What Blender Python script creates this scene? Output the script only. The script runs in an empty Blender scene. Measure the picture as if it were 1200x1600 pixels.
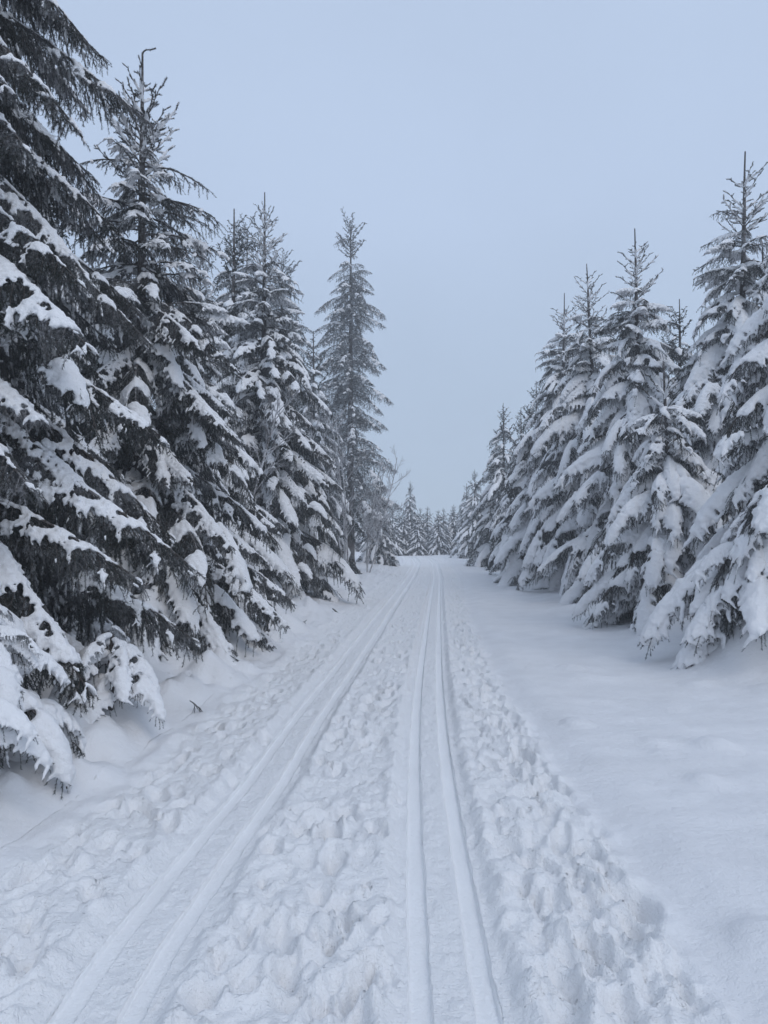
import bpy, math
import numpy as np
from mathutils import Matrix, Vector

SC = bpy.context.scene
COL = SC.collection
R = math.radians

# ------------------------------------------------------------------ camera
cam_d = bpy.data.cameras.new('camera')
cam_d.sensor_fit = 'VERTICAL'
cam_d.sensor_height = 36.0
cam_d.sensor_width = 27.0
cam_d.lens = 26.0
cam_d.clip_start = 0.05
cam_d.clip_end = 2000.0
cam = bpy.data.objects.new('camera', cam_d)
COL.objects.link(cam)
cam.location = (0, 0, 1.6)
cam.rotation_euler = (R(90 + 1.98), 0, 0)
SC.camera = cam

# ------------------------------------------------------------------ sky (overcast) and sun
SUN_EL, SUN_AZ = 46.0, 148.0          # azimuth measured from +Y towards +X
world = bpy.data.worlds.new('World')
SC.world = world
world.use_nodes = True
wn = world.node_tree
wn.nodes.clear()
w_out = wn.nodes.new('ShaderNodeOutputWorld')
w_bg = wn.nodes.new('ShaderNodeBackground')
w_bg.inputs['Strength'].default_value = 0.1
w_sky = wn.nodes.new('ShaderNodeTexSky')
w_sky.sky_type = 'NISHITA'
w_sky.sun_disc = False
w_sky.sun_elevation = R(SUN_EL)
w_sky.sun_rotation = R(SUN_AZ)
w_tc = wn.nodes.new('ShaderNodeTexCoord')
w_sep = wn.nodes.new('ShaderNodeSeparateXYZ')
wn.links.new(w_tc.outputs['Generated'], w_sep.inputs[0])
w_ramp = wn.nodes.new('ShaderNodeValToRGB')          # cloud layer, brighter towards the zenith
w_ramp.color_ramp.elements[0].position = 0.0
w_ramp.color_ramp.elements[0].color = (0.43, 0.54, 0.67, 1)
w_ramp.color_ramp.elements[1].position = 1.0
w_ramp.color_ramp.elements[1].color = (0.535, 0.655, 0.86, 1)
e = w_ramp.color_ramp.elements.new(0.40)
e.color = (0.535, 0.655, 0.86, 1)
wn.links.new(w_sep.outputs['Z'], w_ramp.inputs[0])
w_nz = wn.nodes.new('ShaderNodeTexNoise')
w_nz.inputs['Scale'].default_value = 1.7
w_nz.inputs['Detail'].default_value = 3
wn.links.new(w_tc.outputs['Generated'], w_nz.inputs['Vector'])
w_nr = wn.nodes.new('ShaderNodeMapRange')
w_nr.inputs['From Min'].default_value = 0.3
w_nr.inputs['From Max'].default_value = 0.7
w_nr.inputs['To Min'].default_value = 9.3
w_nr.inputs['To Max'].default_value = 10.3
wn.links.new(w_nz.outputs[0], w_nr.inputs[0])
w_sc = wn.nodes.new('ShaderNodeVectorMath'); w_sc.operation = 'SCALE'
wn.links.new(w_ramp.outputs[0], w_sc.inputs[0])
wn.links.new(w_nr.outputs[0], w_sc.inputs['Scale'])
w_mix = wn.nodes.new('ShaderNodeMixRGB')
w_mix.inputs[0].default_value = 0.93
wn.links.new(w_sky.outputs[0], w_mix.inputs[1])
wn.links.new(w_sc.outputs[0], w_mix.inputs[2])
wn.links.new(w_mix.outputs[0], w_bg.inputs['Color'])
wn.links.new(w_bg.outputs[0], w_out.inputs[0])

sun_d = bpy.data.lights.new('sun', 'SUN')
sun_d.energy = 0.85
sun_d.angle = R(38)
sun_d.color = (1.0, 0.96, 0.92)
sun = bpy.data.objects.new('sun', sun_d)
COL.objects.link(sun)
sd = Vector((math.sin(R(SUN_AZ)) * math.cos(R(SUN_EL)), math.cos(R(SUN_AZ)) * math.cos(R(SUN_EL)), math.sin(R(SUN_EL))))
sun.rotation_euler = sd.to_track_quat('Z', 'Y').to_euler()
sun.location = (0, 0, 30)

SC.view_settings.view_transform = 'Standard'
SC.view_settings.look = 'None'
SC.view_settings.exposure = -0.02
SC.view_settings.gamma = 1.0
SC.view_settings.use_curve_mapping = False
SC.render.engine = 'CYCLES'
SC.cycles.use_denoising = True
try:
    SC.cycles.denoiser = 'OPENIMAGEDENOISE'
    SC.cycles.denoising_input_passes = 'RGB_ALBEDO_NORMAL'
except Exception:
    pass
SC.cycles.max_bounces = 4
SC.cycles.diffuse_bounces = 3
SC.cycles.glossy_bounces = 2
SC.cycles.volume_bounces = 1
SC.cycles.transparent_max_bounces = 4
SC.cycles.use_adaptive_sampling = True
SC.cycles.adaptive_threshold = 0.03

# ------------------------------------------------------------------ materials
def new_mat(name):
    m = bpy.data.materials.new(name)
    m.use_nodes = True
    nt = m.node_tree
    b = nt.nodes['Principled BSDF']
    return m, nt, b

def nd(nt, kind, **kw):
    n = nt.nodes.new(kind)
    for k, v in kw.items():
        if k in n.inputs:
            n.inputs[k].default_value = v
        else:
            setattr(n, k, v)
    return n

def snow_mat(name, col, rough, bumps, spec=0.25, var=0.04, attr=None, trodden_col=(1, 1, 1)):
    """bumps: list of (scale, distance, detail)"""
    m, nt, b = new_mat(name)
    geo = nd(nt, 'ShaderNodeNewGeometry')
    nz = nd(nt, 'ShaderNodeTexNoise', Scale=2.3, Detail=4.0)
    nt.links.new(geo.outputs['Position'], nz.inputs['Vector'])
    mr = nd(nt, 'ShaderNodeMapRange')
    mr.inputs['From Min'].default_value = 0.3; mr.inputs['From Max'].default_value = 0.7
    mr.inputs['To Min'].default_value = 1.0 - var; mr.inputs['To Max'].default_value = 1.0 + var
    nt.links.new(nz.outputs[0], mr.inputs[0])
    vm = nd(nt, 'ShaderNodeVectorMath', operation='SCALE')
    vm.inputs[0].default_value = col
    nt.links.new(mr.outputs[0], vm.inputs['Scale'])
    nt.links.new(vm.outputs[0], b.inputs['Base Color'])
    at = None
    if attr:                                     # churned snow lighter; fresh cover's darker colour stands for tree shade
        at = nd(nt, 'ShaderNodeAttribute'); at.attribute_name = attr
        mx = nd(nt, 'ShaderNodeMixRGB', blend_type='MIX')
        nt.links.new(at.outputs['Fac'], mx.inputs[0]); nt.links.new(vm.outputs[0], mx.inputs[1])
        mx.inputs[2].default_value = (*trodden_col, 1)
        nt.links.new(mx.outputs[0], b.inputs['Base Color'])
    b.inputs['Roughness'].default_value = rough
    b.inputs['Specular IOR Level'].default_value = spec
    prev = None
    for bi, (sc, dist, det) in enumerate(bumps):
        n = nd(nt, 'ShaderNodeTexNoise', Scale=sc, Detail=det)
        n.inputs['Roughness'].default_value = 0.6
        nt.links.new(geo.outputs['Position'], n.inputs['Vector'])
        bp = nd(nt, 'ShaderNodeBump', Distance=dist, Strength=1.0)
        nt.links.new(n.outputs[0], bp.inputs['Height'])
        if at is not None and bi >= 2:
            nt.links.new(at.outputs['Fac'], bp.inputs['Strength'])
        if prev is not None:
            nt.links.new(prev.outputs[0], bp.inputs['Normal'])
        prev = bp
    if prev is not None:
        nt.links.new(prev.outputs[0], b.inputs['Normal'])
    return m

M_SNOW = snow_mat('fresh_snow', (0.80, 0.80, 0.815), 0.75, [(14, 0.014, 4), (120, 0.004, 2)], 0.15)  # shade from the trees is put into this colour, darker than the trodden snow
M_TRAIL = snow_mat('trampled_snow', (0.80, 0.80, 0.815), 0.75, [(14, 0.014, 4), (120, 0.004, 2), (22, 0.012, 4), (70, 0.005, 3)], 0.15, 0.05, attr='trampled', trodden_col=(0.85, 0.85, 0.858))
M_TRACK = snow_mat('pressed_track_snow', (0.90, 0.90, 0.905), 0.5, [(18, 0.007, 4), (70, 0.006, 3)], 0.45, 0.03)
M_LOAD = snow_mat('bough_snow', (0.84, 0.84, 0.855), 0.8, [(38, 0.012, 4)], 0.1)

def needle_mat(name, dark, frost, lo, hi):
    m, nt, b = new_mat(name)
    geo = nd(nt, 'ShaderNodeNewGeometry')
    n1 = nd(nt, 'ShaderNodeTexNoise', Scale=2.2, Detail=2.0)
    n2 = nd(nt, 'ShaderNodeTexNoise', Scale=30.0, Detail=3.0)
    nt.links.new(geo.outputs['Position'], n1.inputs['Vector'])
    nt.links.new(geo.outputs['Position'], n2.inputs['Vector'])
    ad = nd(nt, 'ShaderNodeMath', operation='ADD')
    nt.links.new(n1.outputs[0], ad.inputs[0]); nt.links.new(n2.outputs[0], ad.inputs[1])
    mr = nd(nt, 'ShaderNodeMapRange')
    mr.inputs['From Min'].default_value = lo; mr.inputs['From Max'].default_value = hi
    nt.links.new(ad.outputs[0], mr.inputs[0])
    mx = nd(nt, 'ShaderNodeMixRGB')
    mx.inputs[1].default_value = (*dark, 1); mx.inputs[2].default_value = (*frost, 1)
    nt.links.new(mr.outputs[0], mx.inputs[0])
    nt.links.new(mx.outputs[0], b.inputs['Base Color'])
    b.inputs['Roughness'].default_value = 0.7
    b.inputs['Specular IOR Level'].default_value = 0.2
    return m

M_NEEDLE = needle_mat('spruce_needles', (0.026, 0.034, 0.030), (0.17, 0.17, 0.185), 1.0, 1.5)
M_NEEDLE_H = needle_mat('dusted_needles', (0.026, 0.034, 0.030), (0.27, 0.27, 0.285), 0.90, 1.30)
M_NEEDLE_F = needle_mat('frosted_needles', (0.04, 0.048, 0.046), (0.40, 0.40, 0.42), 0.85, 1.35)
M_BARK = needle_mat('spruce_bark', (0.055, 0.045, 0.04), (0.30, 0.30, 0.31), 0.95, 1.35)
M_TWIG = needle_mat('bare_frosted_twig', (0.10, 0.09, 0.09), (0.55, 0.55, 0.57), 0.75, 1.15)

# ------------------------------------------------------------------ mesh helpers
def mesh_from(name, verts, tris, mats, mat_idx=None, smooth=False, quads=False):
    me = bpy.data.meshes.new(name)
    verts = np.ascontiguousarray(verts, dtype=np.float32)
    tris = np.ascontiguousarray(tris, dtype=np.int32)
    k = tris.shape[1]
    n = len(tris)
    me.vertices.add(len(verts)); me.vertices.foreach_set('co', verts.ravel())
    me.loops.add(n * k); me.loops.foreach_set('vertex_index', tris.ravel())
    me.polygons.add(n)
    me.polygons.foreach_set('loop_start', np.arange(0, n * k, k, dtype=np.int32))
    for m in mats:
        me.materials.append(m)
    if mat_idx is not None:
        me.polygons.foreach_set('material_index', np.ascontiguousarray(mat_idx, dtype=np.int32))
    me.polygons.foreach_set('use_smooth', np.full(n, smooth, dtype=bool))
    me.update(calc_edges=True)
    me.validate()
    return me

def obj(name, me, parent=None, loc=None):
    o = bpy.data.objects.new(name, me)
    COL.objects.link(o)
    if parent is not None:
        o.parent = parent
    if loc is not None:
        o.location = loc
    return o

def tag(o, label=None, cat=None, group=None, kind=None):
    if label: o['label'] = label
    if cat: o['category'] = cat
    if group: o['group'] = group
    if kind: o['kind'] = kind
    return o

def empty(name, loc):
    o = bpy.data.objects.new(name, None)
    o.empty_display_size = 0.3
    COL.objects.link(o)
    o.location = loc
    return o

# ------------------------------------------------------------------ numpy noise
def _hash(ix, iy, seed):
    h = (ix.astype(np.int64) * 374761393 + iy.astype(np.int64) * 668265263 + seed * 1442695041) & 0xFFFFFFFF
    h = ((h ^ (h >> 13)) * 1274126177) & 0xFFFFFFFF
    return ((h ^ (h >> 16)) & 0xFFFFFF) / float(0xFFFFFF)

def perlin(x, y, seed=0):
    x0 = np.floor(x); y0 = np.floor(y)
    fx = x - x0; fy = y - y0
    def g(ix, iy, dx, dy):
        a = _hash(ix, iy, seed) * 2 * np.pi
        return np.cos(a) * dx + np.sin(a) * dy
    u = fx * fx * fx * (fx * (fx * 6 - 15) + 10)
    v = fy * fy * fy * (fy * (fy * 6 - 15) + 10)
    n00 = g(x0, y0, fx, fy); n10 = g(x0 + 1, y0, fx - 1, fy)
    n01 = g(x0, y0 + 1, fx, fy - 1); n11 = g(x0 + 1, y0 + 1, fx - 1, fy - 1)
    return (n00 + u * (n10 - n00)) * (1 - v) + (n01 + u * (n11 - n01)) * v

def worley(x, y, seed=0):
    x0 = np.floor(x); y0 = np.floor(y)
    f1 = np.full(x.shape, 9.0)
    cell = np.zeros(x.shape)
    for i in (-1, 0, 1):
        for j in (-1, 0, 1):
            cx = x0 + i; cy = y0 + j
            px = cx + 0.15 + 0.7 * _hash(cx, cy, seed); py = cy + 0.15 + 0.7 * _hash(cx, cy, seed + 7)
            d = np.hypot(px - x, py - y)
            m = d < f1
            f1 = np.where(m, d, f1)
            cell = np.where(m, _hash(cx, cy, seed + 13), cell)
    return f1, cell

def sstep(a, b, x):
    t = np.clip((x - a) / (b - a), 0, 1)
    return t * t * (3 - 2 * t)

# ------------------------------------------------------------------ terrain
_ty = np.array([-10, 0, 1.5, 2.43, 3.03, 4.02, 5.97, 8.8, 16.8, 30.8, 46, 54, 62, 75, 100], float)
_tx = np.array([0.15, 0.19, 0.215, 0.235, 0.25, 0.275, 0.35, 0.53, 1.12, 2.2, 3.15, 3.3, 2.6, 0.0, -8.0], float)
_yy = np.linspace(-10, 100, 2201)
_xx = np.interp(_yy, _ty, _tx)
_k = np.exp(-0.5 * (np.arange(-60, 61) / 22.0) ** 2); _k /= _k.sum()
_xs = np.convolve(np.pad(_xx, 60, mode='edge'), _k, mode='valid')
def xr(y):                       # centre of the right-hand pair of ski tracks
    return np.interp(y, _yy, _xs)
def xl(y):
    return xr(y) - np.interp(y, [0, 3, 5, 9, 30, 60], [1.2, 1.22, 1.11, 1.06, 1.08, 1.1])
GAP = 0.115                      # half the distance between the two grooves of a pair

def left_edge(y):
    return xl(y) - 0.86 + 0.10 * perlin(y * 0.9, y * 0 + 3.3, 5)
def right_edge(y):
    return xr(y) + np.interp(y, [0, 4, 8, 14, 25, 60], [0.98, 0.93, 0.78, 0.72, 0.85, 0.95]) + 0.12 * perlin(y * 1.3, y * 0 + 8.1, 6)

MOUNDS = [(-2.85, 4.75, 0.45, 0.22), (-3.0, 6.1, 0.5, 0.18), (-2.35, 5.6, 0.35, 0.08), (-2.6, 8.3, 0.55, 0.25),
          (-2.3, 9.6, 0.45, 0.22), (-2.0, 10.7, 0.6, 0.26), (-2.4, 12.5, 0.8, 0.3), (-1.6, 12.2, 0.35, 0.12),
          (-2.4, 3.9, 0.3, 0.10), (-1.75, 8.0, 0.3, 0.08), (-1.5, 14.6, 0.6, 0.14), (-2.9, 3.3, 0.5, 0.2),
          (4.6, 8.9, 0.7, 0.42), (4.2, 8.3, 0.55, 0.38), (5.0, 8.1, 0.65, 0.42), (4.9, 11.3, 0.6, 0.2), (4.3, 11.5, 0.3, 0.13),
          (4.0, 15.5, 0.6, 0.12), (5.0, 14.6, 0.6, 0.15), (3.6, 20.5, 0.5, 0.12), (3.3, 3.3, 0.5, 0.06)]

_rm = np.random.default_rng(8)
for _i in range(120):
    _y = 2.6 * math.exp(_rm.random() * math.log(30 / 2.6))
    _r = _rm.uniform(0.10, 0.28)
    MOUNDS.append((float(left_edge(np.array([_y]))[0]) - 0.25 - abs(_rm.normal()) * 0.7, _y, _r, _r * _rm.uniform(0.25, 0.55)))
for _i in range(60):
    _y = 2.6 * math.exp(_rm.random() * math.log(25 / 3.0)); _r = _rm.uniform(0.06, 0.16)
    MOUNDS.append((float(xr(_y)) + _rm.uniform(1.2, 3.4), _y, _r, _r * _rm.uniform(0.1, 0.3)))

def base_h(x, y):
    le = left_edge(y); re = right_edge(y)
    dl = le - x                      # metres left of the trail edge
    dr = x - re
    h = 0.015 * perlin(x * 0.35, y * 0.35, 1) + 0.0 * x
    bank = sstep(0.0, 1.3, dl)
    h = h + 0.04 * sstep(-0.05, 0.25, dl) + 0.10 * bank + 0.14 * sstep(0.9, 2.4, dl)
    lw = worley(x * 2.3 + perlin(x * 2, y * 2, 41) * .4, y * 1.8, 42)[0]
    lump = perlin(x * 1.3, y * 1.1, 2) * 0.14 + perlin(x * 3.1, y * 2.7, 3) * 0.08 + np.abs(perlin(x * 2.0, y * 2.0, 31)) * 0.16 + sstep(0.62, 0.1, lw) * 0.17 + np.abs(perlin(x * 4.5, y * 4.0, 33)) * 0.11 + sstep(0.55, 0.15, worley(x * 5.5 + perlin(x * 5, y * 5, 44) * .5, y * 4.5, 45)[0]) * 0.07
    lump = lump + (perlin(x * 8.5, y * 8.0, 47) * 0.05 + sstep(0.5, 0.1, worley(x * 10, y * 9, 48)[0]) * 0.028 + perlin(x * 19, y * 17, 49) * 0.012) * sstep(1.9, 1.0, dl)
    h = h + (lump * 0.6 - 0.05) * sstep(0.02, 0.5, dl) * (0.6 + 0.4 * sstep(20, 10, y))
    h = h + 0.05 * sstep(0.0, 0.35, dr) + 0.03 * perlin(x * 0.7, y * 0.55, 4) * sstep(0, .6, dr)
    h = h + (0.022 * perlin(x * 1.2, y * 4.0, 14) + 0.008 * perlin(x * 4, y * 9, 15)) * sstep(0.1, 0.5, dr)
    h = h + 0.20 * sstep(1.6, 3.6, dr) + 0.5 * sstep(6, 20, np.abs(x - 1))
    for mx, my, mr, mh in MOUNDS:
        if mr < 0.4 and x.ndim == 2:              # only the rows a small mound touches
            i0, i1 = np.searchsorted(y[:, 0], (my - 3 * mr, my + 3 * mr))
            h[i0:i1] += mh * np.exp(-(((x[i0:i1] - mx) / mr) ** 2 + ((y[i0:i1] - my) / mr) ** 2) ** 2.0)
        else:
            h = h + mh * np.exp(-(((x - mx) / mr) ** 2 + ((y - my) / mr) ** 2))
    h = h + 0.15 * sstep(40, 60, y) - 0.9 * sstep(62, 95, y)
    return h

_rng_f = np.random.default_rng(41)
def _footprints():
    out = []
    # walkers keep to the strip between the tracks, the right-hand shoulder and the left edge
    for lane, half, n in ((lambda y: xr(y) - 0.55, 0.26, 300), (lambda y: xr(y) + 0.62, 0.22, 420), (lambda y: xl(y) - 0.52, 0.26, 240)):
        for i in range(n):
            y = 1.2 * math.exp(_rng_f.random() * math.log(48 / 1.2))
            x = float(lane(y)) + _rng_f.normal() * half * 0.7
            sx = _rng_f.uniform(0.042, 0.07); sy = _rng_f.uniform(0.08, 0.16)
            out.append((x, y, sx, sy, _rng_f.normal() * 0.35, _rng_f.uniform(0.018, 0.044)))
    return out
FOOT = _footprints()
for _c, _s in ((xr, 0.40), (xr, -0.36), (xl, 0.37), (xl, -0.42)):      # pole marks beside the tracks
    _y = 1.6
    while _y < 22:
        _y += _rng_f.uniform(0.5, 1.3)
        FOOT.append((float(_c(_y)) + _s + _rng_f.normal() * 0.04, _y, 0.022, 0.034, 0.0, 0.03))

def trail_h(x, y):
    le = left_edge(y); re = right_edge(y)
    inside = sstep(-0.05, 0.10, x - le) * 1.0 * sstep(-0.03, 0.14, re - x)
    cr = np.abs(x - xr(y)); cl = np.abs(x - xl(y))
    pair = np.maximum(1 - sstep(0.19, 0.27, cr), 1 - sstep(0.19, 0.27, cl))
    gr = np.minimum(np.abs(cr - GAP), np.abs(cl - GAP))
    rough = inside * (1 - 0.5 * pair) * sstep(0.036, 0.075, gr)
    right = sstep(0.15, 0.4, x - xr(y))
    wx = x + 0.05 * perlin(x * 6, y * 6, 11); wy = y + 0.05 * perlin(x * 6, y * 6, 12)
    f1, c1 = worley(wx * 6.2, wy * 5.0, 3)
    f2, c2 = worley(wx * 13.0, wy * 11.0, 4)
    f3, c3 = worley(wx * 27.0, wy * 24.0, 5)
    chunk = (0.5 - f1) * (0.016 + 0.030 * right) + (c1 - 0.5) * (0.020 + 0.036 * right) + (0.5 - f2) * 0.016 + (c2 - 0.5) * 0.020 + (c3 - 0.5) * 0.006 + (0.5 - f3) * 0.004
    h = 0.02 * perlin(x * 2.1, y * 1.6, 8) + 0.012 * perlin(x * 6, y * 5, 9) + chunk + 0.005 * perlin(x * 24, y * 22, 10)
    out = base_h(x, y) + 0.003 + rough * h * 0.82
    # the set pairs lie in a shallow trough with a low berm either side
    out = out - 0.035 * pair * inside
    for c in (cr, cl):
        out = out + 0.022 * np.exp(-((c - 0.27) / 0.05) ** 2) * (0.6 + 0.8 * perlin(x * 3, y * 5, 19)) * inside
    # spilled rim along both edges of the trail
    out = out + 0.05 * np.exp(-((x - le) / 0.09) ** 2) * (0.6 + 1.2 * perlin(x * 5, y * 4, 16)) * (x < le + .4)
    out = out + 0.03 * np.exp(-((x - re + 0.05) / 0.07) ** 2) * (0.5 + 1.5 * perlin(x * 6, y * 5, 17))
    return out, rough, inside

def add_foot(x, y, h, rough):
    """x, y, h: row-ordered grids with y nearly constant along a row"""
    rows = y[:, 0]
    for fx, fy, sx, sy, rot, dep in FOOT:
        i0, i1 = np.searchsorted(rows, (fy - 0.4, fy + 0.4))
        if i1 <= i0:
            continue
        X = x[i0:i1]; Y = y[i0:i1]
        c, s = math.cos(rot), math.sin(rot)
        du = (X - fx) * c + (Y - fy) * s; dv = -(X - fx) * s + (Y - fy) * c
        q = np.sqrt((du / sx) ** 2 + (dv / sy) ** 2)
        h[i0:i1] += rough[i0:i1] * (-dep * (1 - sstep(0.55, 1.1, q)) + 0.35 * dep * np.exp(-((q - 1.25) / 0.22) ** 2))
    return h

def grid_faces(nr, nc):
    i = np.arange(nr - 1)[:, None] * nc + np.arange(nc - 1)[None, :]
    i = i.ravel()
    return np.stack([i, i + 1, i + nc + 1, i + nc], 1)

# groomed trail
UL, UR = -1.02, 1.30            # extent outside the left / right pair centres
def trail_rows():
    y = [1.0]
    while y[-1] < 58:
        y.append(y[-1] + max(0.011, 0.0056 * y[-1]))
    return np.array(y)
ty = trail_rows()
def seg(a, b, n):
    return np.linspace(a, b, n, endpoint=False)
_D = 0.064
offs = [(0, o) for o in np.concatenate([seg(UL, -GAP - _D, 66), seg(-GAP - _D, -GAP + _D, 30), seg(-GAP + _D, GAP - _D, 10), seg(GAP - _D, GAP + _D, 30)])]
offs += [(w, (GAP + _D) * (1 - w) - (GAP + _D) * w) for w in seg(0, 1, 76)]
offs += [(1, o) for o in np.concatenate([seg(-GAP - _D, -GAP + _D, 30), seg(-GAP + _D, GAP - _D, 10), seg(GAP - _D, GAP + _D, 30), np.linspace(GAP + _D, UR, 96)])]
_w = np.array([o[0] for o in offs], float); _o = np.array([o[1] for o in offs], float)
NCOL = len(offs)
X = xl(ty)[:, None] * (1 - _w)[None, :] + xr(ty)[:, None] * _w[None, :] + _o[None, :]
u = np.linspace(0, 1, NCOL)
Y = np.repeat(ty[:, None], NCOL, 1)
Hh, rough, inside = trail_h(X, Y)
Hh = add_foot(X, Y, Hh, rough)
for cx in (xr, xl):
    for sgn in (-1, 1):
        d = np.abs(X - (cx(Y) + sgn * GAP))
        Hh = Hh - 0.14 * sstep(0.050, 0.044, d + 0.006 + 0.010 * perlin(X * 7, Y * 4, 71) + 0.006 * perlin(X * 15, Y * 14, 72))
edge = np.minimum(u, 1 - u)[None, :]
dm = np.minimum(X - (xl(Y) + UL), (xr(Y) + UR) - X)
Hh = Hh - 0.006 * (1 - np.clip(dm / 0.26, 0, 1)) - 0.03 * (edge < 0.0005)
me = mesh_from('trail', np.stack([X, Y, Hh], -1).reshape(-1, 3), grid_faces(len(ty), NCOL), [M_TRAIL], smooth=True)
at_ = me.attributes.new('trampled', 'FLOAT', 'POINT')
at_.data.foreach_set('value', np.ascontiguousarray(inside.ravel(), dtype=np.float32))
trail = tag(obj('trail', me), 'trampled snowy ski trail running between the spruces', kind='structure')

# the four pressed grooves
_hu = np.array([0.0, 0.010, 0.020, 0.030, 0.0365, 0.0385, 0.0405, 0.0425, 0.045, 0.049, 0.054, 0.060, 0.066])
_hz = np.array([-0.026, -0.026, -0.026, -0.026, -0.0255, -0.023, -0.014, -0.008, -0.006, -0.005, -0.014, -0.036, -0.07])
prof_u = np.concatenate([-_hu[:0:-1], _hu]); prof_z = np.concatenate([_hz[:0:-1], _hz])
TY2 = np.concatenate([ty[:-1:2], ty[-1:]])
def groove(cx, sgn, seed):
    ty = TY2
    c = cx(ty) + sgn * GAP + 0.002 * perlin(ty * 0.8, ty * 0 + seed, seed)
    Xg = c[:, None] + prof_u[None, :] * (1 + 0.06 * perlin(ty * 1.3, ty * 0 + seed, seed + 50) + 0.05 * perlin(ty * 5.0, ty * 0 + seed, seed + 51))[:, None]
    Yg = np.repeat(ty[:, None], len(prof_u), 1)
    b = base_h(Xg, Yg) - 0.031
    z = b + prof_z[None, :] + 0.0022 * perlin(Xg * 45, Yg * 0.7, seed + 3) + 0.0015 * perlin(Xg * 110, Yg * 1.1, seed + 4) + 0.004 * perlin(Xg * 4, Yg * 3, seed + 6) + 0.005 * perlin(Xg * 60, Yg * 0.9, seed + 9) * (np.abs(prof_u) > 0.03)[None, :]
    z += 0.0025 * perlin(Xg * 14, Yg * 10, seed + 12) + 0.003 * perlin(Xg * 22, Yg * 7, seed + 5) * (np.abs(prof_u) > 0.04)[None, :]
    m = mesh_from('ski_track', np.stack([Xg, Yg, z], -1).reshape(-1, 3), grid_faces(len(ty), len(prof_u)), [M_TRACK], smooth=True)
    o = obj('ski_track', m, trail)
    return o
groove(xl, -1, 21); groove(xl, 1, 22); groove(xr, -1, 23); groove(xr, 1, 24)

# surrounding snow
def graded(lo, fine_lo, fine_hi, hi, step, grow):
    a = list(np.arange(fine_lo, fine_hi, step))
    s = step; v = a[-1]
    while v < hi:
        s *= grow; v += s; a.append(v)
    s = step; v = fine_lo; left = []
    while v > lo:
        s *= grow; v -= s; left.append(v)
    return np.array(left[::-1] + a)
gx = graded(-120, -4.2, 5.5, 120, 0.042, 1.07)
gy = [-30.0, -20, -10, -5, -2, -1]
v = 0.0
while v < 170:
    gy.append(v); v += max(0.042, 0.012 * v)
gy = np.array(gy)
GX, GY = np.meshgrid(gx, gy)
GH = base_h(GX, GY)
din = np.minimum(GX - (xl(GY) + UL), (xr(GY) + UR) - GX)
GH = GH - 0.35 * sstep(0.18, 0.4, din) * (GY > 1.1) * (GY < 57.5)
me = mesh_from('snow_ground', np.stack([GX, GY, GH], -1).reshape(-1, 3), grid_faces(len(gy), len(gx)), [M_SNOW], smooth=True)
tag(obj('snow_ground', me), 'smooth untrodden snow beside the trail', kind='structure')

def ground_z(x, y):
    return float(base_h(np.array([float(x)]), np.array([float(y)]))[0])

# ------------------------------------------------------------------ spruce boughs
UP = np.array([0, 0, 1.0])
def norm(v):
    return v / (np.linalg.norm(v, axis=-1, keepdims=True) + 1e-9)

def grow_line(p0, d0, length, n, sag, rng, wob=0.05):
    """polyline of n segments that bends downwards (sag in radians per metre)"""
    pts = [p0]; d = d0.copy(); st = length / n
    for i in range(n):
        d = d + np.array([0, 0, -sag * st]) + rng.normal(size=3) * wob * math.sqrt(st)
        d = d / np.linalg.norm(d)
        pts.append(pts[-1] + d * st)
    return np.array(pts)

KINDS = {
 # elevation at base, tip; secondary spacing, angle, relative length, sag; tertiary spacing, length, needle length
 'heavy': dict(e0=4, e1=-74, sp=0.115, ang=54, l2=0.37, sag2=4.4, tsp=0.105, tl=0.17, nl=0.021, nd=480, under=0.7),
 'hang':  dict(e0=-20, e1=-46, sp=0.070, ang=60, l2=0.36, sag2=6.0, tsp=0.062, tl=0.12, nl=0.021, nd=500, under=0.7),
 'spread': dict(e0=14, e1=-34, sp=0.105, ang=52, l2=0.40, sag2=4.2, tsp=0.090, tl=0.15, nl=0.022, nd=480, under=0.5),
 'top':   dict(e0=40, e1=50, sp=0.24, ang=42, l2=0.36, sag2=-0.3, tsp=0.26, tl=0.13, nl=0.026, nd=900, under=0.0),
 'frost': dict(e0=4, e1=-50, sp=0.095, ang=62, l2=0.44, sag2=5.0, tsp=0.080, tl=0.16, nl=0.02, nd=260, under=0.8),
}

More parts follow.
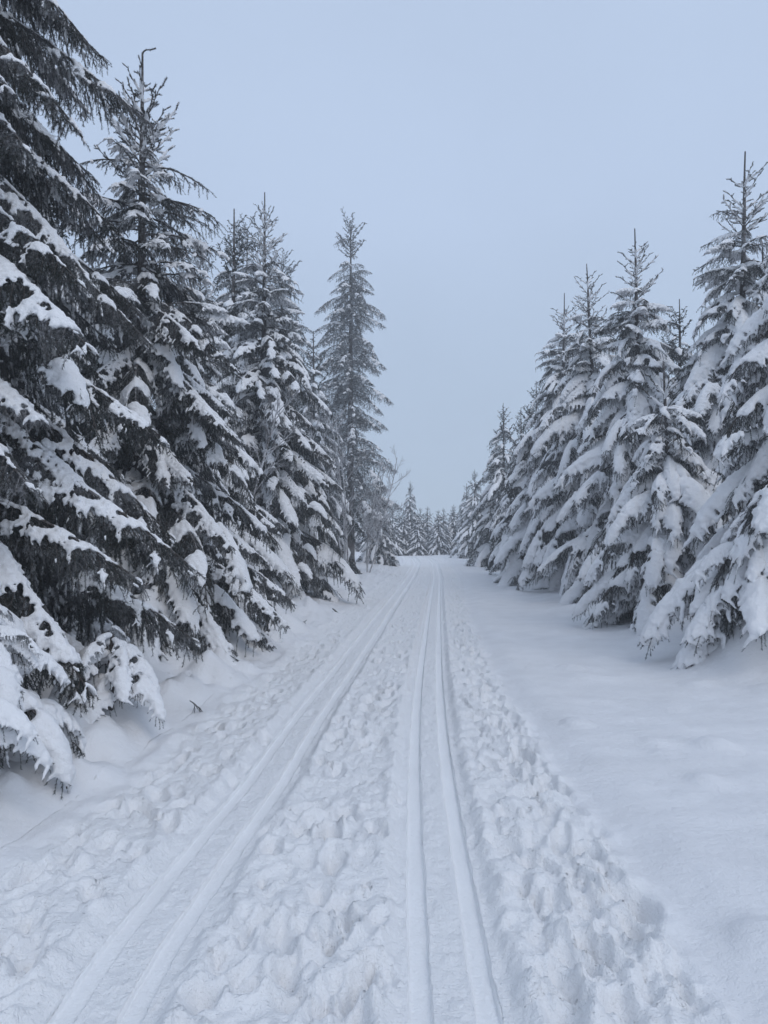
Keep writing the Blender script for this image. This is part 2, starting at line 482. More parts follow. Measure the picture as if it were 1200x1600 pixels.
def skeleton(kind, L, seed):
    k = KINDS[kind]; rng = np.random.default_rng(seed)
    lines = []                                  # (points, level, owner index)
    n = 18
    d_e = (R(k['e1']) - R(k['e0']))
    pts = [np.zeros(3)]; az = 0.0
    for i in range(n):
        s = (i + 0.5) / n
        el = R(k['e0']) + d_e * s ** 0.9
        az += rng.normal() * (0.012 if kind == 'top' else 0.035)
        pts.append(pts[-1] + np.array([math.cos(el) * math.cos(az), math.cos(el) * math.sin(az), math.sin(el)]) * L / n)
    main = np.array(pts)
    lines.append((main, 0, 0))
    def at(s):
        f = s * n; i = min(int(f), n - 1); t = f - i
        return main[i] * (1 - t) + main[i + 1] * t, norm(main[i + 1] - main[i])
    s = 0.10 if L > 1.0 else 0.14
    side = 1
    sec = []
    while s < 0.985:
        p, a = at(s)
        b = norm(np.cross(UP, a)) * side
        ang = R(k['ang'] + rng.normal() * 7) * (1 - 0.25 * s)
        d0 = a * math.cos(ang) + b * math.sin(ang) + UP * rng.normal() * 0.08
        env = min(1.0, 0.45 + s * 2.0) * (1.03 - s) ** 0.75
        l2 = max(0.07, L * k['l2'] * env * rng.uniform(0.72, 1.2))
        if kind == 'hang':
            l2 = min(l2, 0.78)
        m = max(4, int(l2 / 0.06))
        m = min(m, 9)
        ln = grow_line(p, norm(d0), l2, m, k['sag2'], rng)
        lines.append((ln, 1, len(sec))); sec.append((ln, s, side))
        # tertiary shoots
        q = 0.045; ts = 1
        while q < l2 - 0.02:
            f = q / l2 * m; i = min(int(f), m - 1); t = f - i
            pp = ln[i] * (1 - t) + ln[i + 1] * t; aa = norm(ln[i + 1] - ln[i])
            bb = np.cross(UP, aa)
            if np.linalg.norm(bb) < 0.3:
                bb = np.cross(a, aa)
            bb = norm(bb) * ts
            an = R(43 + rng.normal() * 9)
            dd = norm(aa * math.cos(an) + bb * math.sin(an) + UP * rng.normal() * 0.15)
            tl = k['tl'] * rng.uniform(0.6, 1.25) * (1.1 - 0.55 * q / l2)
            if L > 1.5 and q < l2 * 0.6 and rng.random() < 0.3:
                tl *= 1.8
            lines.append((grow_line(pp, dd, tl, 3, k['sag2'] * 1.2, rng, 0.04), 2, len(sec) - 1))
            if rng.random() < k['under'] * 0.5:        # twigs hanging below the frond, kept free of snow
                du = norm(aa * 0.5 + bb * rng.normal() * 0.4 - UP * 1.0)
                lines.append((grow_line(pp, du, k['tl'] * rng.uniform(0.7, 1.5), 3, 2.0, rng, 0.04), 3, len(sec) - 1))
            q += k['tsp'] * rng.uniform(0.35, 0.65); ts = -ts
        s += k['sp'] / L * rng.uniform(0.38, 0.62) ; side = -side
    return lines, sec

def tube_soup(lines, radii, sides):
    V = []; F = []; base = 0
    for ln, (r0, r1) in zip(lines, radii):
        n = len(ln)
        d = np.gradient(ln, axis=0); d = norm(d)
        ref = np.where(np.abs(d[:, 2:3]) > 0.9, np.array([[1.0, 0, 0]]), UP[None, :])
        a = norm(np.cross(d, ref)); b = np.cross(d, a)
        th = np.arange(sides) * 2 * np.pi / sides
        r = np.linspace(r0, r1, n)[:, None, None]
        ring = ln[:, None, :] + r * (np.cos(th)[None, :, None] * a[:, None, :] + np.sin(th)[None, :, None] * b[:, None, :])
        V.append(ring.reshape(-1, 3))
        i = np.arange(n - 1)[:, None] * sides; j = np.arange(sides)[None, :]; j2 = (j + 1) % sides
        A = (i + j).ravel() + base; B = (i + j2).ravel() + base; Cc = (i + sides + j2).ravel() + base; D = (i + sides + j).ravel() + base
        F.append(np.stack([A, B, Cc], 1)); F.append(np.stack([A, Cc, D], 1))
        base += n * sides
    return np.concatenate(V), np.concatenate(F)

def needle_soup(lines, k, rng, dens=1.0, width=0.0033, fat=1.0):
    P = []; D = []
    for ln, lev, own in lines:
        seg = np.diff(ln, axis=0); sl = np.linalg.norm(seg, axis=1)
        L = sl.sum()
        cnt = int(L * k['nd'] * dens * (0.5 if lev == 0 else 1.0)) + 1
        f = rng.random(cnt) * L
        cum = np.concatenate([[0], np.cumsum(sl)])
        i = np.clip(np.searchsorted(cum, f) - 1, 0, len(sl) - 1)
        t = (f - cum[i]) / sl[i]
        P.append(ln[i] + seg[i] * t[:, None]); D.append(seg[i] / sl[i][:, None])
    P = np.concatenate(P); D = np.concatenate(D)
    r = rng.normal(size=P.shape)
    rad = norm(r - D * (r * D).sum(1, keepdims=True))
    dirv = norm(D * rng.uniform(0.5, 1.1, (len(P), 1)) + rad * 0.8)
    ln_ = k['nl'] * fat * rng.uniform(0.7, 1.2, (len(P), 1))
    tip = P + dirv * ln_
    sidev = norm(np.cross(dirv, rng.normal(size=P.shape))) * width * 0.5
    V = np.stack([P - sidev, P + sidev, tip + sidev * 0.35], 1).reshape(-1, 3)
    F = np.arange(len(V)).reshape(-1, 3)
    return V, F

_ico = None
def ico():
    global _ico
    if _ico is None:
        t = (1 + 5 ** 0.5) / 2
        v = np.array([(-1, t, 0), (1, t, 0), (-1, -t, 0), (1, -t, 0), (0, -1, t), (0, 1, t), (0, -1, -t), (0, 1, -t), (t, 0, -1), (t, 0, 1), (-t, 0, -1), (-t, 0, 1)], float)
        v /= np.linalg.norm(v[0])
        f = np.array([(0, 11, 5), (0, 5, 1), (0, 1, 7), (0, 7, 10), (0, 10, 11), (1, 5, 9), (5, 11, 4), (11, 10, 2), (10, 7, 6), (7, 1, 8), (3, 9, 4), (3, 4, 2), (3, 2, 6), (3, 6, 8), (3, 8, 9), (4, 9, 5), (2, 4, 11), (6, 2, 10), (8, 6, 7), (9, 8, 1)], int)
        _ico = (v, f)
    return _ico

def sin_field(p, seed, sc):
    """cheap smooth 3-D pseudo noise in 0..1"""
    r = np.random.default_rng(seed)
    out = np.zeros(len(p))
    for i in range(7):
        w = norm(r.normal(size=3)) * (2 * np.pi / sc) * r.uniform(0.6, 1.5)
        out += np.sin(p @ w + r.uniform(0, 6.28))
    return 0.5 + out / 7 * 0.9

def remesh(name, cen, rad, voxel, mat, smooth_it=3, flat=0.85):
    v, f = ico()
    n = len(cen)
    r = rad[:, None, None]
    V = cen[:, None, :] + v[None] * r * np.array([1.08, 1.08, 1.08 * flat])
    F = f[None] + (np.arange(n) * 12)[:, None, None]
    me = mesh_from('tmp', V.reshape(-1, 3), F.reshape(-1, 3), [mat])
    o = bpy.data.objects.new('tmp', me); COL.objects.link(o)
    md = o.modifiers.new('r', 'REMESH'); md.mode = 'VOXEL'; md.voxel_size = voxel; md.use_smooth_shade = True
    ms = o.modifiers.new('s', 'SMOOTH'); ms.factor = 0.5; ms.iterations = smooth_it
    dg = bpy.context.evaluated_depsgraph_get()
    res = bpy.data.meshes.new_from_object(o.evaluated_get(dg))
    res.name = name
    bpy.data.objects.remove(o); bpy.data.meshes.remove(me)
    res.materials.clear(); res.materials.append(mat)
    return res

def snow_balls(lines, sec, kind, L, seed, amount, fat=1.0):
    """amount 0..1.3: how much of the bough carries snow"""
    rng = np.random.default_rng(seed + 5)
    cen = []; rad = []
    heavy = kind in ('heavy', 'spread')
    r_lev = {'heavy': (0.040, 0.027, 0.0165), 'hang': (0.017, 0.0120, 0.0098), 'top': (0.021, 0.018, 0.016), 'spread': (0.030, 0.022, 0.015), 'frost': (0.022, 0.016, 0.012)}[kind]
    bonus = []
    for ln, lev, own in lines:
        if lev == 3:
            continue
        seg = np.diff(ln, axis=0); sl = np.linalg.norm(seg, axis=1); LL = sl.sum()
        r0 = r_lev[lev] * fat
        cnt = max(2, int(LL / (r0 * 0.75)))
        end = (rng.uniform(0.86, 1.0) if heavy else rng.uniform(0.72, 0.98)) if lev else 0.98
        st = 0.02 if lev else 0.06
        f = np.linspace(st, end, cnt) * LL
        cum = np.concatenate([[0], np.cumsum(sl)])
        i = np.clip(np.searchsorted(cum, f) - 1, 0, len(sl) - 1)
        t = (f - cum[i]) / sl[i]
        p = ln[i] + seg[i] * t[:, None]
        dz = np.abs(seg[i][:, 2] / sl[i])
        taper = 1.0 - 0.45 * (f / LL) ** 2
        r = r0 * taper * rng.uniform(0.82, 1.18, cnt)
        r = r * (1 - 0.35 * np.clip(dz - 0.75, 0, 1) / 0.25)
        p = p + UP * (r * 0.62)[:, None] + rng.normal(size=p.shape) * 0.003
        cen.append(p); rad.append(r); bonus.append(np.full(cnt, (0.12, 0.03, 0.0)[lev] + (rng.random() - 0.5) * (0.14 if heavy else 0.30)))
    if heavy or kind == 'hang':                # blanket bridging neighbouring fingers
        for sd in (1, -1):
            ss = [s for s in sec if s[2] == sd]
            for (a, sa, _), (b, sb, _) in zip(ss[:-1], ss[1:]):
                gapw = np.linalg.norm(a[2] - b[2])
                for q in np.linspace(0.0, 0.6, 8):
                    ia = a[min(int(q * (len(a) - 1)), len(a) - 1)]; ib = b[min(int(q * (len(b) - 1)), len(b) - 1)]
                    for w in (0.33, 0.66):
                        p = ia * (1 - w) + ib * w + UP * 0.012 + rng.normal(size=3) * 0.006
                        cen.append(p[None]); rad.append(np.array([(rng.uniform(0.022, 0.036) if heavy else rng.uniform(0.012, 0.020)) * fat])); bonus.append(np.zeros(1))
    cen = np.concatenate(cen); rad = np.concatenate(rad)
    fld = (0.85 * sin_field(cen, seed, 0.42) + 0.15 * sin_field(cen, seed + 1, 0.15) if heavy else 0.65 * sin_field(cen, seed, 0.26) + 0.35 * sin_field(cen, seed + 1, 0.13)) + np.concatenate(bonus)
    # amount -> keep threshold; snow pads thin out towards their rims
    thr = np.interp(amount, [0, 0.5, 1.0, 1.3], [0.80, 0.50, 0.30, 0.05])
    keep = fld > thr
    g = np.clip((fld - thr) / 0.12, 0.55, 1.15)
    return cen[keep], (rad * g)[keep]

class Bough: pass
def make_bough(kind, L, seed, amount, lod=0, nmat=None, fat=1.0):
    k = KINDS[kind]; rng = np.random.default_rng(seed + 99)
    lines, sec = skeleton(kind, L, seed)
    nmat = nmat or M_NEEDLE
    main = [lines[0][0]]
    b = Bough(); b.L = L; b.kind = kind
    r_main = 0.007 + 0.0065 * L
    if lod == 0:
        l1 = [l[0] for l in lines if l[1] == 1]; l2 = [l[0] for l in lines if l[1] >= 2]
        v0, f0 = tube_soup(main, [(r_main, 0.004)], 6)
        v1, f1 = tube_soup(l1, [(0.0075, 0.006) if kind == 'top' else (0.0042, 0.002)] * len(l1), 4)
        v2, f2 = tube_soup(l2, [(0.006, 0.005) if kind == 'top' else (0.0022, 0.0015)] * len(l2), 3)
        vn, fn = needle_soup(lines, k, rng)
        V = np.concatenate([v0, v1, v2, vn])
        o1 = len(v0); o2 = o1 + len(v1); o3 = o2 + len(v2)
        F = np.concatenate([f0, f1 + o1, f2 + o2, fn + o3])
        mi = np.concatenate([np.zeros(len(f0) + len(f1) + len(f2), int), np.ones(len(fn), int)])
        b.wood = mesh_from('bough', V, F, [M_BARK, nmat], mi)
        cen, rad = snow_balls(lines, sec, kind, L, seed, amount, fat)
        vox = 0.0150 if kind == 'heavy' else 0.0098
        b.snow = remesh('snow_load', cen, rad, vox, M_LOAD, 3 if kind == 'heavy' else 2) if len(cen) else None
    else:
        v0, f0 = tube_soup(main, [(r_main, 0.004)], 4)
        ls = [l for l in lines if l[1] < 2 or rng.random() < 0.7]
        vn, fn = needle_soup(ls, k, rng, dens=0.047, width=0.029, fat=2.6)
        b.V = np.concatenate([v0, vn]); b.F = np.concatenate([f0, fn + len(v0)])
        b.mi = np.concatenate([np.zeros(len(f0), int), np.ones(len(fn), int)])
        cen, rad = snow_balls([l for l in lines if l[1] < 2 or rng.random() < 0.5], sec, kind, L, seed, amount, fat * 1.15)
        sm = remesh('tmp_snow', cen, rad, 0.062 if kind in ('heavy', 'frost') else 0.04, M_LOAD, 1)
        nv = len(sm.vertices); co = np.empty(nv * 3, np.float32); sm.vertices.foreach_get('co', co)
        sm.calc_loop_triangles()
        tr = np.empty(len(sm.loop_triangles) * 3, np.int32); sm.loop_triangles.foreach_get('vertices', tr)
        b.SV = co.reshape(-1, 3).astype(float); b.SF = tr.reshape(-1, 3)
        bpy.data.meshes.remove(sm)
    return b

def lib(kind, spec, amount, seed, **kw):
    return [make_bough(kind, L, seed + i * 17, amount * (0.9 + 0.2 * ((i * 37) % 10) / 10), **kw) for i, L in enumerate(spec)]

LIB = {
 'heavy': lib('heavy', (2.3, 2.0, 1.55, 1.25, 0.9, 0.6), 0.95, 100),
 'laden': lib('heavy', (2.1, 1.5, 1.0), 1.15, 300, fat=1.45),
 'mid':   lib('heavy', (2.3, 1.7, 1.2, 0.75), 0.62, 500, fat=0.85),
 'hang':  lib('hang', (2.5, 2.1, 1.6, 1.1, 0.7), 0.62, 700, nmat=M_NEEDLE_H),
 'bare':  lib('hang', (2.3, 1.6, 1.0), 0.42, 900, nmat=M_NEEDLE_H),
 'top':   lib('top', (1.1, 0.75, 0.45), 0.62, 1100),
 'spread': lib('spread', (1.4, 1.05, 0.7), 0.72, 1300),
 'spreadbare': lib('spread', (1.4, 1.0, 0.7), 0.36, 1400, fat=0.75, nmat=M_NEEDLE_H),
 'topsnow': lib('heavy', (0.8, 0.5), 0.9, 1200, fat=0.8),
}
FAR = {
 'heavy': lib('heavy', (2.2, 1.5, 0.9), 1.0, 2000, lod=1),
 'mid':   lib('heavy', (2.2, 1.4, 0.8), 0.55, 2100, lod=1),
 'frost': lib('frost', (2.6, 1.8, 1.0), 0.6, 2200, lod=1),
 'top':   lib('top', (0.8, 0.5), 0.5, 2300, lod=1),
}

def pick(libr, kind, L, rng):
    bs = libr[kind]
    d = np.array([abs(math.log(b.L / L)) for b in bs])
    w = np.exp(-(d / 0.28) ** 2) + 1e-6
    return bs[rng.choice(len(bs), p=w / w.sum())]

def bough_plan(H, Rad, rng, z0, spacing, per, taper, mix, vary=(0.78, 1.14), gap=0.6):
    """list of (height, azimuth, length, kind)"""
    out = []; z = z0; az = rng.random() * 6.28
    while z < H - gap:
        f = z / H
        Lr = min(Rad * (1 - f) ** taper + 0.20, Rad * 1.1 * (1 - f) + 0.16) if f > 0.6 and taper > 0.5 else Rad * (1 - f) ** taper + 0.20
        for j in range(per if f < 0.84 else 5):
            az += 2 * math.pi / per + rng.normal() * 0.22
            zz = z + rng.uniform(-0.5, 0.5) * spacing
            Lb = Lr * rng.uniform(*vary)
            kd = None
            for lim, names in mix:
                if f <= lim + rng.normal() * 0.025:
                    kd = names[rng.integers(len(names))]; break
            if kd is None:
                kd = mix[-1][1][0]
            out.append((zz, az, Lb, kd))
        az += 0.7
        z += spacing * ((1 - 0.45 * f) if f < 0.84 else 0.95)
    return out

def trunk_mesh(H, rng, r0=None, bend=0.02, bare_top=0.9, leader=None):
    r0 = r0 or 0.012 * H + 0.02
    n = 26
    z = np.linspace(-0.4, H, n)
    wob = np.cumsum(rng.normal(size=(n, 2)) * bend * 0.12, axis=0)
    wob -= wob[4]
    pts = np.stack([wob[:, 0], wob[:, 1], z], 1)
    if leader == 'hook':
        pts = np.concatenate([pts, pts[-1] + np.array([[0.015, 0, 0.03], [0.05, 0, 0.05], [0.11, 0, 0.05], [0.17, 0, 0.07]])])
    r = np.interp(np.arange(len(pts)) / 25.0 * (H + .4) - .4, [-0.4, 0.3, H * 0.9, H - 0.5, H + .2], [r0 * 1.35, r0, r0 * 0.13 + 0.012, 0.018, 0.011])
    sides = 9
    th = np.arange(sides) * 2 * np.pi / sides
    ring = pts[:, None, :] + r[:, None, None] * np.stack([np.cos(th), np.sin(th), 0 * th], 1)[None]
    ring += rng.normal(size=ring.shape) * (r * 0.06)[:, None, None]
    nn = len(pts)
    V = [ring.reshape(-1, 3)]
    q = grid_faces(nn, sides)
    i = np.arange(nn - 1) * sides + sides - 1
    wrap = np.stack([i, i - sides + 1, i + 1, i + sides], 1)
    q = np.concatenate([q, wrap])
    F = [np.concatenate([q[:, [0, 1, 2]], q[:, [0, 2, 3]]])]
    # short needles all along the leader
    ln = [(pts[pts[:, 2] > H - 1.1], 1, 0)]
    nv, nf = needle_soup(ln, KINDS['top'], rng, dens=1.6)
    mi = np.concatenate([np.zeros(len(F[0]), int), np.ones(len(nf), int)])
    F.append(nf + len(V[0])); V.append(nv)
    return np.concatenate(V), np.concatenate(F), mi, pts

N_SEEDS = [0]
def near_spruce(x, y, H, Rad, label, mix, seed, z0=0.55, spacing=0.33, per=5, taper=0.85, tilt=0.0, leader=None, group=None, name='spruce_tree', sink=0.2, gap=0.5):
    rng = np.random.default_rng(seed)
    root = empty(name, (x, y, ground_z(x, y) - sink))
    root.rotation_euler = (rng.normal() * 0.012, rng.normal() * 0.012 + tilt, 0)
    tag(root, label, 'spruce', group)
    V, F, mi, pts = trunk_mesh(H if H > 2 else H * 0.75, rng, leader=leader)
    obj('trunk', mesh_from('trunk', V, F, [M_BARK, M_NEEDLE_F], mi, smooth=False), root)
    for zz, az, Lb, kd in bough_plan(H, Rad, rng, z0, spacing, per, taper, mix, gap=gap):
        b = pick(LIB, kd, Lb, rng)
        s = Lb / b.L
        o = bpy.data.objects.new('bough', b.wood); COL.objects.link(o); o.parent = root
        i = np.argmin(np.abs(pts[:, 2] - zz))
        o.location = (pts[i, 0], pts[i, 1], zz)
        o.rotation_euler = (rng.normal() * 0.10, rng.normal() * 0.10, az)
        o.scale = (s, s * rng.choice([-1, 1]) * rng.uniform(0.9, 1.12), s)
        if b.snow is not None:
            sn = bpy.data.objects.new('snow_load', b.snow); COL.objects.link(sn); sn.parent = o; sn['kind'] = 'stuff'
    return root

def far_crown(H, Rad, mix, seed, z0, spacing, per, taper, nmat, vary=(0.78, 1.14)):
    rng = np.random.default_rng(seed)
    V = []; F = []; MI = []; SV = []; SF = []; bv = 0; bs = 0
    for zz, az, Lb, kd in bough_plan(H, Rad, rng, z0, spacing, per, taper, mix, vary, 0.3):
        b = pick(FAR, kd, Lb, rng); s = Lb / b.L
        m = (Matrix.Rotation(az, 3, 'Z') @ Matrix.Rotation(rng.normal() * 0.1, 3, 'Y') @ Matrix.Rotation(rng.normal() * 0.1, 3, 'X'))
        m = np.array(m) * s
        t = np.array([0, 0, zz])
        V.append(b.V @ m.T + t); F.append(b.F + bv); MI.append(b.mi); bv += len(b.V)
        SV.append(b.SV @ m.T + t); SF.append(b.SF + bs); bs += len(b.SV)
    tv, tf, tm, _ = trunk_mesh(H, rng) if H < 12 else trunk_mesh(H - 0.35, rng)
    crown = mesh_from('crown', np.concatenate(V), np.concatenate(F), [M_BARK, nmat], np.concatenate(MI))
    snow = mesh_from('snow_load', np.concatenate(SV), np.concatenate(SF), [M_LOAD], smooth=True)
    trunk = mesh_from('trunk', tv, tf, [M_BARK, nmat], tm)
    return H, trunk, crown, snow

def far_spruce(proto, x, y, H, label, rot, group=None, wide=1.0, name='spruce_tree'):
    s = H / proto[0]
    root = empty(name, (x, y, ground_z(x, y) - 0.05))
    root.rotation_euler = (0, 0, rot); root.scale = (s * wide, s * wide, s)
    tag(root, label, 'spruce', group)
    obj('trunk', proto[1], root); c = obj('crown', proto[2], root); obj('snow_load', proto[3], c)['kind'] = 'stuff'; c['kind'] = 'stuff'
    return root

MIX_DARK = [(0.12, ['hang', 'mid']), (0.25, ['hang', 'hang', 'mid', 'bare']), (0.75, ['hang', 'bare', 'bare']), (0.85, ['spreadbare']), (2, ['top'])]
MIX_DARK2 = [(0.22, ['mid', 'heavy', 'hang']), (0.52, ['hang', 'mid', 'hang']), (0.64, ['bare', 'hang', 'spreadbare']), (0.80, ['spreadbare']), (2, ['top'])]
MIX_MID = [(0.3, ['heavy', 'mid']), (0.66, ['mid', 'mid', 'hang']), (0.80, ['spread', 'spreadbare']), (2, ['top'])]
MIX_HEAVY = [(0.35, ['heavy', 'laden', 'laden']), (0.68, ['heavy', 'heavy', 'laden']), (0.76, ['spread', 'topsnow']), (0.83, ['spread', 'spreadbare']), (2, ['top'])]
MIX_LADEN = [(0.5, ['laden', 'laden', 'heavy']), (0.74, ['heavy', 'laden']), (0.84, ['spread', 'topsnow']), (2, ['top'])]

# ------------------------------------------------------------------ the near spruces
GL = 'spruces along the left of the trail'
GR = 'spruces along the right of the trail'
near_spruce(-4.1, 5.9, 13.0, 3.0, 'huge dark spruce at the left edge, its top out of the picture', MIX_DARK, 1, z0=0.9, spacing=0.27, per=6, taper=0.7, group=GL)
near_spruce(-3.15, 9.6, 7.95, 2.75, 'dark spruce with a hooked bare leader, second from the left edge', MIX_DARK2, 2, z0=0.7, spacing=0.27, per=6, leader='hook', group=GL)
near_spruce(-3.3, 13.3, 6.4, 2.6, 'snow-draped spruce half hidden between the hooked-top and straight-leader spruces', MIX_MID, 3, z0=0.5, per=6, group=GL)
near_spruce(-2.9, 17.8, 10.0, 3.1, 'broad snowy spruce on the left with a tall straight leader', MIX_MID, 4, z0=0.6, per=6, group=GL)
near_spruce(5.15, 8.7, 6.3, 2.6, 'thickly snow-laden spruce cut off by the right edge', MIX_LADEN, 11, z0=0.3, spacing=0.27, per=6, group=GR)
near_spruce(6.95, 14.6, 9.3, 3.1, taper=0.62, tilt=0.02, label= 'tall spruce with crooked leader behind the small one on the right', mix=MIX_HEAVY, seed=12, per=6, z0=0.6, group=GR)
near_spruce(4.85, 12.4, 4.5, 2.05, 'small rounded snow-laden spruce standing foremost on the right', MIX_LADEN, 13, z0=0.4, spacing=0.26, per=6, taper=0.65, group=GR)
near_spruce(6.0, 17.2, 8.8, 3.0, taper=0.8, label= 'slender snow-laden spruce left of the small foremost one', mix=MIX_HEAVY, seed=14, per=6, z0=0.5, group=GR)
near_spruce(6.1, 20.8, 9.4, 3.2, taper=0.62, tilt=-0.02, label= 'bushy-topped snowy spruce, fourth tall one from the right edge', mix=MIX_HEAVY, seed=15, per=6, z0=0.5, group=GR)
near_spruce(6.0, 25.2, 10.0, 3.5, taper=0.7, tilt=0.015, label= 'snowy spruce with twin tips, last big one before the right row recedes', mix=MIX_HEAVY, seed=16, per=6, z0=0.5, group=GR)

# ------------------------------------------------------------------ the farther spruces
FMIX = [(0.72, ['heavy', 'heavy', 'mid']), (0.85, ['mid', 'top']), (2, ['top'])]
FMIX2 = [(0.75, ['mid']), (0.88, ['mid', 'top']), (2, ['top'])]
FFR = [(0.9, ['frost']), (2, ['top'])]
P_A = far_crown(8.0, 2.9, FMIX, 51, 0.5, 0.36, 5, 0.68, M_NEEDLE)
P_B = far_crown(8.0, 2.5, FMIX2, 52, 0.5, 0.36, 5, 0.85, M_NEEDLE)
P_C = far_crown(5.0, 1.9, FMIX, 53, 0.3, 0.33, 5, 0.85, M_NEEDLE)
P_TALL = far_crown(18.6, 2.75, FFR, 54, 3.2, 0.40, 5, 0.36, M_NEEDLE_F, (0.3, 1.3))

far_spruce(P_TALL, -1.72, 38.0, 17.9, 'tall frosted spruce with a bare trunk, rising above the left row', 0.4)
far_spruce(P_C, -0.3, 40, 5.0, 'young spruce at the foot of the tall frosted one', 1.1)
for i, (p, x, y, H, lab) in enumerate([
    (P_B, -4.2, 20.5, 10.6, 'spruce with thin bare leader just left of the broad snowy one'),
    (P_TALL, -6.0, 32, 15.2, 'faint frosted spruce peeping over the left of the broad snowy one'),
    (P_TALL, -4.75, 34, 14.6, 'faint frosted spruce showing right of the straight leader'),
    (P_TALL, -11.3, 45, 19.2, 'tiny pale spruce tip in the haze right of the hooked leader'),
    (P_B, -2.9, 30, 9.8, 'spruce tip just left of the tall frosted spruce'),
    (P_A, -3.1, 25.0, 6.4, 'low snowy spruce behind the right skirt of the broad snowy one'),
    (P_A, -6.4, 13.5, 9.0, 'shaded spruce in the second row behind the huge dark one'),
    (P_B, -7.2, 18.0, 8.5, 'second-row spruce behind the half hidden snow-draped one'),
    (P_A, -6.8, 9.6, 10.0, 'second-row spruce filling the gap behind the left edge'),
    (P_A, 8.3, 20.6, 8.1, 'bare-tipped spruce showing between the slender one and the crooked leader'),
    (P_B, 8.9, 17.2, 8.2, 'second-row spruce behind the crooked leader spruce'),
    (P_A, 8.2, 11.2, 8.5, 'second-row spruce behind the one cut off by the right edge'),
    (P_A, 6.2, 30.0, 7.8, 'first smaller spruce beyond the big ones on the right'),
    (P_B, 6.5, 35.0, 7.6, 'second smaller spruce beyond the big ones on the right'),
    (P_A, 6.5, 40.0, 8.8, 'pointed spruce rising over the receding right row'),
    (P_B, 7.0, 46.0, 7.6, 'snowy spruce just left of the pointed one in the right row'),
    (P_A, 6.4, 52.0, 6.3, 'last but one spruce of the receding right row'),
    (P_C, 6.5, 58.0, 5.6, 'last spruce of the receding right row'),
    (P_B, 2.2, 62, 6.3, 'lone taller spruce in the haze at the end of the trail')]):
    far_spruce(p, x, y, H, lab, i * 2.1 + 0.3)
rg = np.random.default_rng(77)
for i in range(28):
    x = -4 + i * 0.45 + rg.normal() * 0.12; y = rg.uniform(59.5, 66)
    far_spruce(P_C, x, y, rg.uniform(2.9, 4.2), 'low hazy spruce in the far row closing off the trail', i * 1.7, group='low hazy spruces at the end of the trail', wide=1.15)

# ------------------------------------------------------------------ snow-bent saplings on the banks
MIX_SAP = [(2, ['laden'])]
near_spruce(-2.38, 4.55, 1.0, 0.85, 'knee-high sapling buried under snow in the lower left corner', MIX_SAP, 31, gap=0.1, sink=-0.05, z0=0.35, spacing=0.16, per=5, group='saplings bent under snow')
near_spruce(-2.22, 3.95, 0.55, 0.6, 'low snow cushion of buried twigs at the very left edge', MIX_SAP, 34, gap=0.1, sink=-0.05, z0=0.2, spacing=0.14, per=5, group='saplings bent under snow')
near_spruce(-2.1, 5.7, 0.7, 0.7, 'tiny snow-bent sapling at the foot of the huge dark spruce', MIX_SAP, 32, gap=0.1, sink=-0.05, z0=0.25, spacing=0.16, per=5, group='saplings bent under snow')
near_spruce(4.35, 8.35, 1.25, 1.3, 'snow-smothered sapling spreading over the ground at the right edge', MIX_SAP, 33, gap=0.1, sink=-0.05, z0=0.35, spacing=0.16, per=6, group='saplings bent under snow')

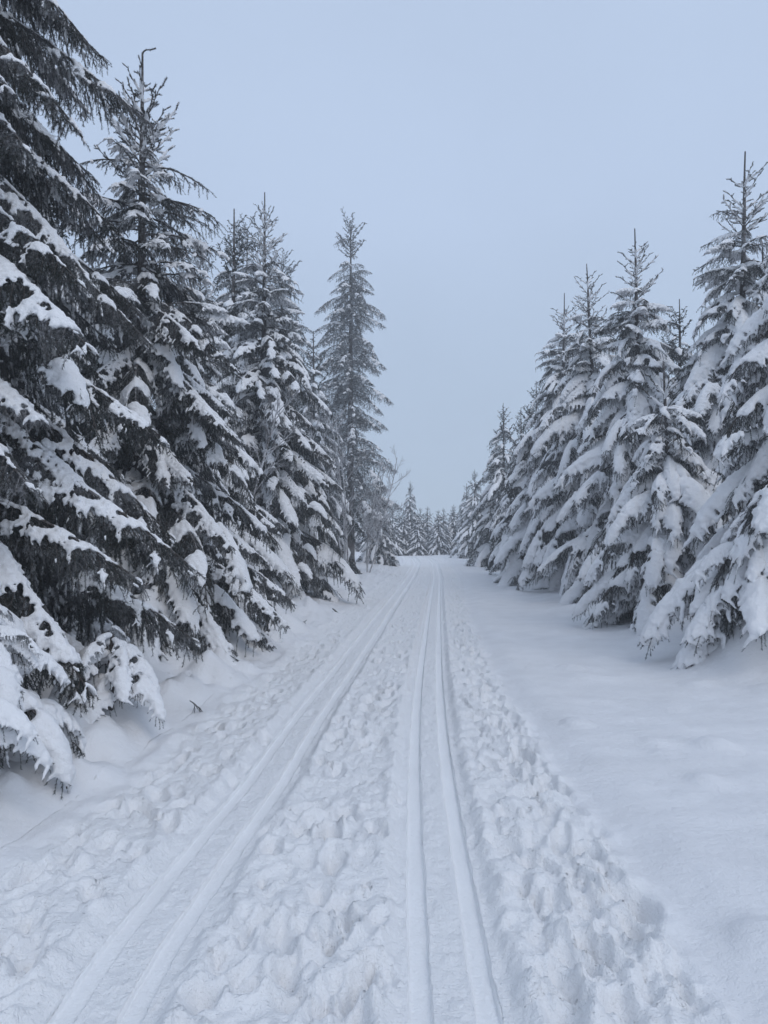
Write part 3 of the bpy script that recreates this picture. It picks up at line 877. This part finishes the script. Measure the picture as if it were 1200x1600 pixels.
# ------------------------------------------------------------------ leafless frosted saplings
def shrub(x, y, H, label, seed, stems=1, spread=0.10, depth=4):
    rng = np.random.default_rng(seed)
    lines = []; radii = []
    def rec(p, d, L, r, lev):
        n = 6 if lev == 0 else 4
        ln = grow_line(p, d, L, n, -0.1 if lev else -0.05, rng, 0.10)
        lines.append(ln); radii.append((r, r * 0.45))
        if lev >= depth - 1:
            return
        k = {0: 19, 1: 6, 2: 4}.get(lev, 3)
        for i in range(k):
            t = rng.uniform(0.22, 0.98); f = t * n; q = min(int(f), n - 1)
            pp = ln[q] + (ln[q + 1] - ln[q]) * (f - q); aa = norm(ln[q + 1] - ln[q])
            b = norm(np.cross(aa, rng.normal(size=3)))
            an = R(rng.uniform(28, 58))
            rec(pp, norm(aa * math.cos(an) + b * math.sin(an) + UP * 0.15), L * rng.uniform(0.16, 0.30) * (1.25 - 0.7 * t) * (1.6 if lev else 1), max(0.003, r * 0.42), lev + 1)
    for i in range(stems):
        rec(np.array([rng.normal() * 0.1, rng.normal() * 0.1, -0.2]), norm(np.array([rng.normal() * spread, rng.normal() * spread, 1.0])), H * rng.uniform(0.85, 1.05), 0.018 + 0.003 * H, 0)
    root = empty('bare_sapling', (x, y, ground_z(x, y)))
    tag(root, label, 'sapling', 'leafless saplings')
    big = [i for i in range(len(lines)) if radii[i][0] > 0.012]; small = [i for i in range(len(lines)) if radii[i][0] <= 0.012]
    v, f = tube_soup([lines[i] for i in big], [radii[i] for i in big], 6)
    obj('stem', mesh_from('stem', v, f, [M_TWIG], smooth=True), root)
    v, f = tube_soup([lines[i] for i in small], [radii[i] for i in small], 3)
    obj('twigs', mesh_from('twigs', v, f, [M_TWIG]), root)['kind'] = 'stuff'
shrub(-2.95, 14.9, 4.4, 'thin leafless sapling among the snowy boughs left of the broad spruce', 61)
shrub(-1.35, 27.0, 6.4, 'frosted leafless sapling in front of the tall frosted spruce', 62, stems=3)
shrub(-0.75, 31.0, 5.6, 'lower frosted leafless sapling at the right foot of the tall frosted spruce', 63, stems=3)

# ------------------------------------------------------------------ fallen twigs on the snow
TW = make_bough('hang', 0.42, 4001, 0.0, lod=0)
for px, py, rot, sc, lab in [(-1.03, 14.9, 0.5, 1.5, 'dark spruce twig poking over the snow by the broad spruce'),
                             (-1.28, 12.3, 2.2, 0.6, 'small green sprig lying on the left trail edge'),
                             (-1.72, 6.6, 0.2, 0.45, 'bit of bark-brown twig on the bank below the dark spruces'),
                             (-1.98, 4.75, 1.2, 0.4, 'short twig stuck in the snow near the lower left corner')]:
    t = tag(obj('fallen_twig', TW.wood, None, (px, py, float(base_h(np.array([px]), np.array([py]))[0]) + 0.10)), lab, 'twig', 'twigs fallen on the snow')
    t.rotation_euler = (0.3, 0.25, rot); t.scale = (sc, sc, sc)

# ------------------------------------------------------------------ haze
hv = np.array([[sx, sy, sz] for sz in (-3.0, 24.0) for sy in (-34.0, 190.0) for sx in (-140.0, 140.0)], float)
hf = np.array([[0, 2, 3, 1], [4, 5, 7, 6], [0, 1, 5, 4], [2, 6, 7, 3], [0, 4, 6, 2], [1, 3, 7, 5]])
mh = bpy.data.materials.new('haze'); mh.use_nodes = True
nt = mh.node_tree; nt.nodes.clear()
oo = nt.nodes.new('ShaderNodeOutputMaterial'); pv = nt.nodes.new('ShaderNodeVolumePrincipled')
pv.inputs['Color'].default_value = (0.93, 0.96, 1.0, 1); pv.inputs['Density'].default_value = 0.0038
pv.inputs['Anisotropy'].default_value = 0.0
nt.links.new(pv.outputs[0], oo.inputs['Volume'])
tag(obj('haze', mesh_from('haze', hv, hf, [mh])), 'thin cold haze over the forest', 'haze', kind='stuff')
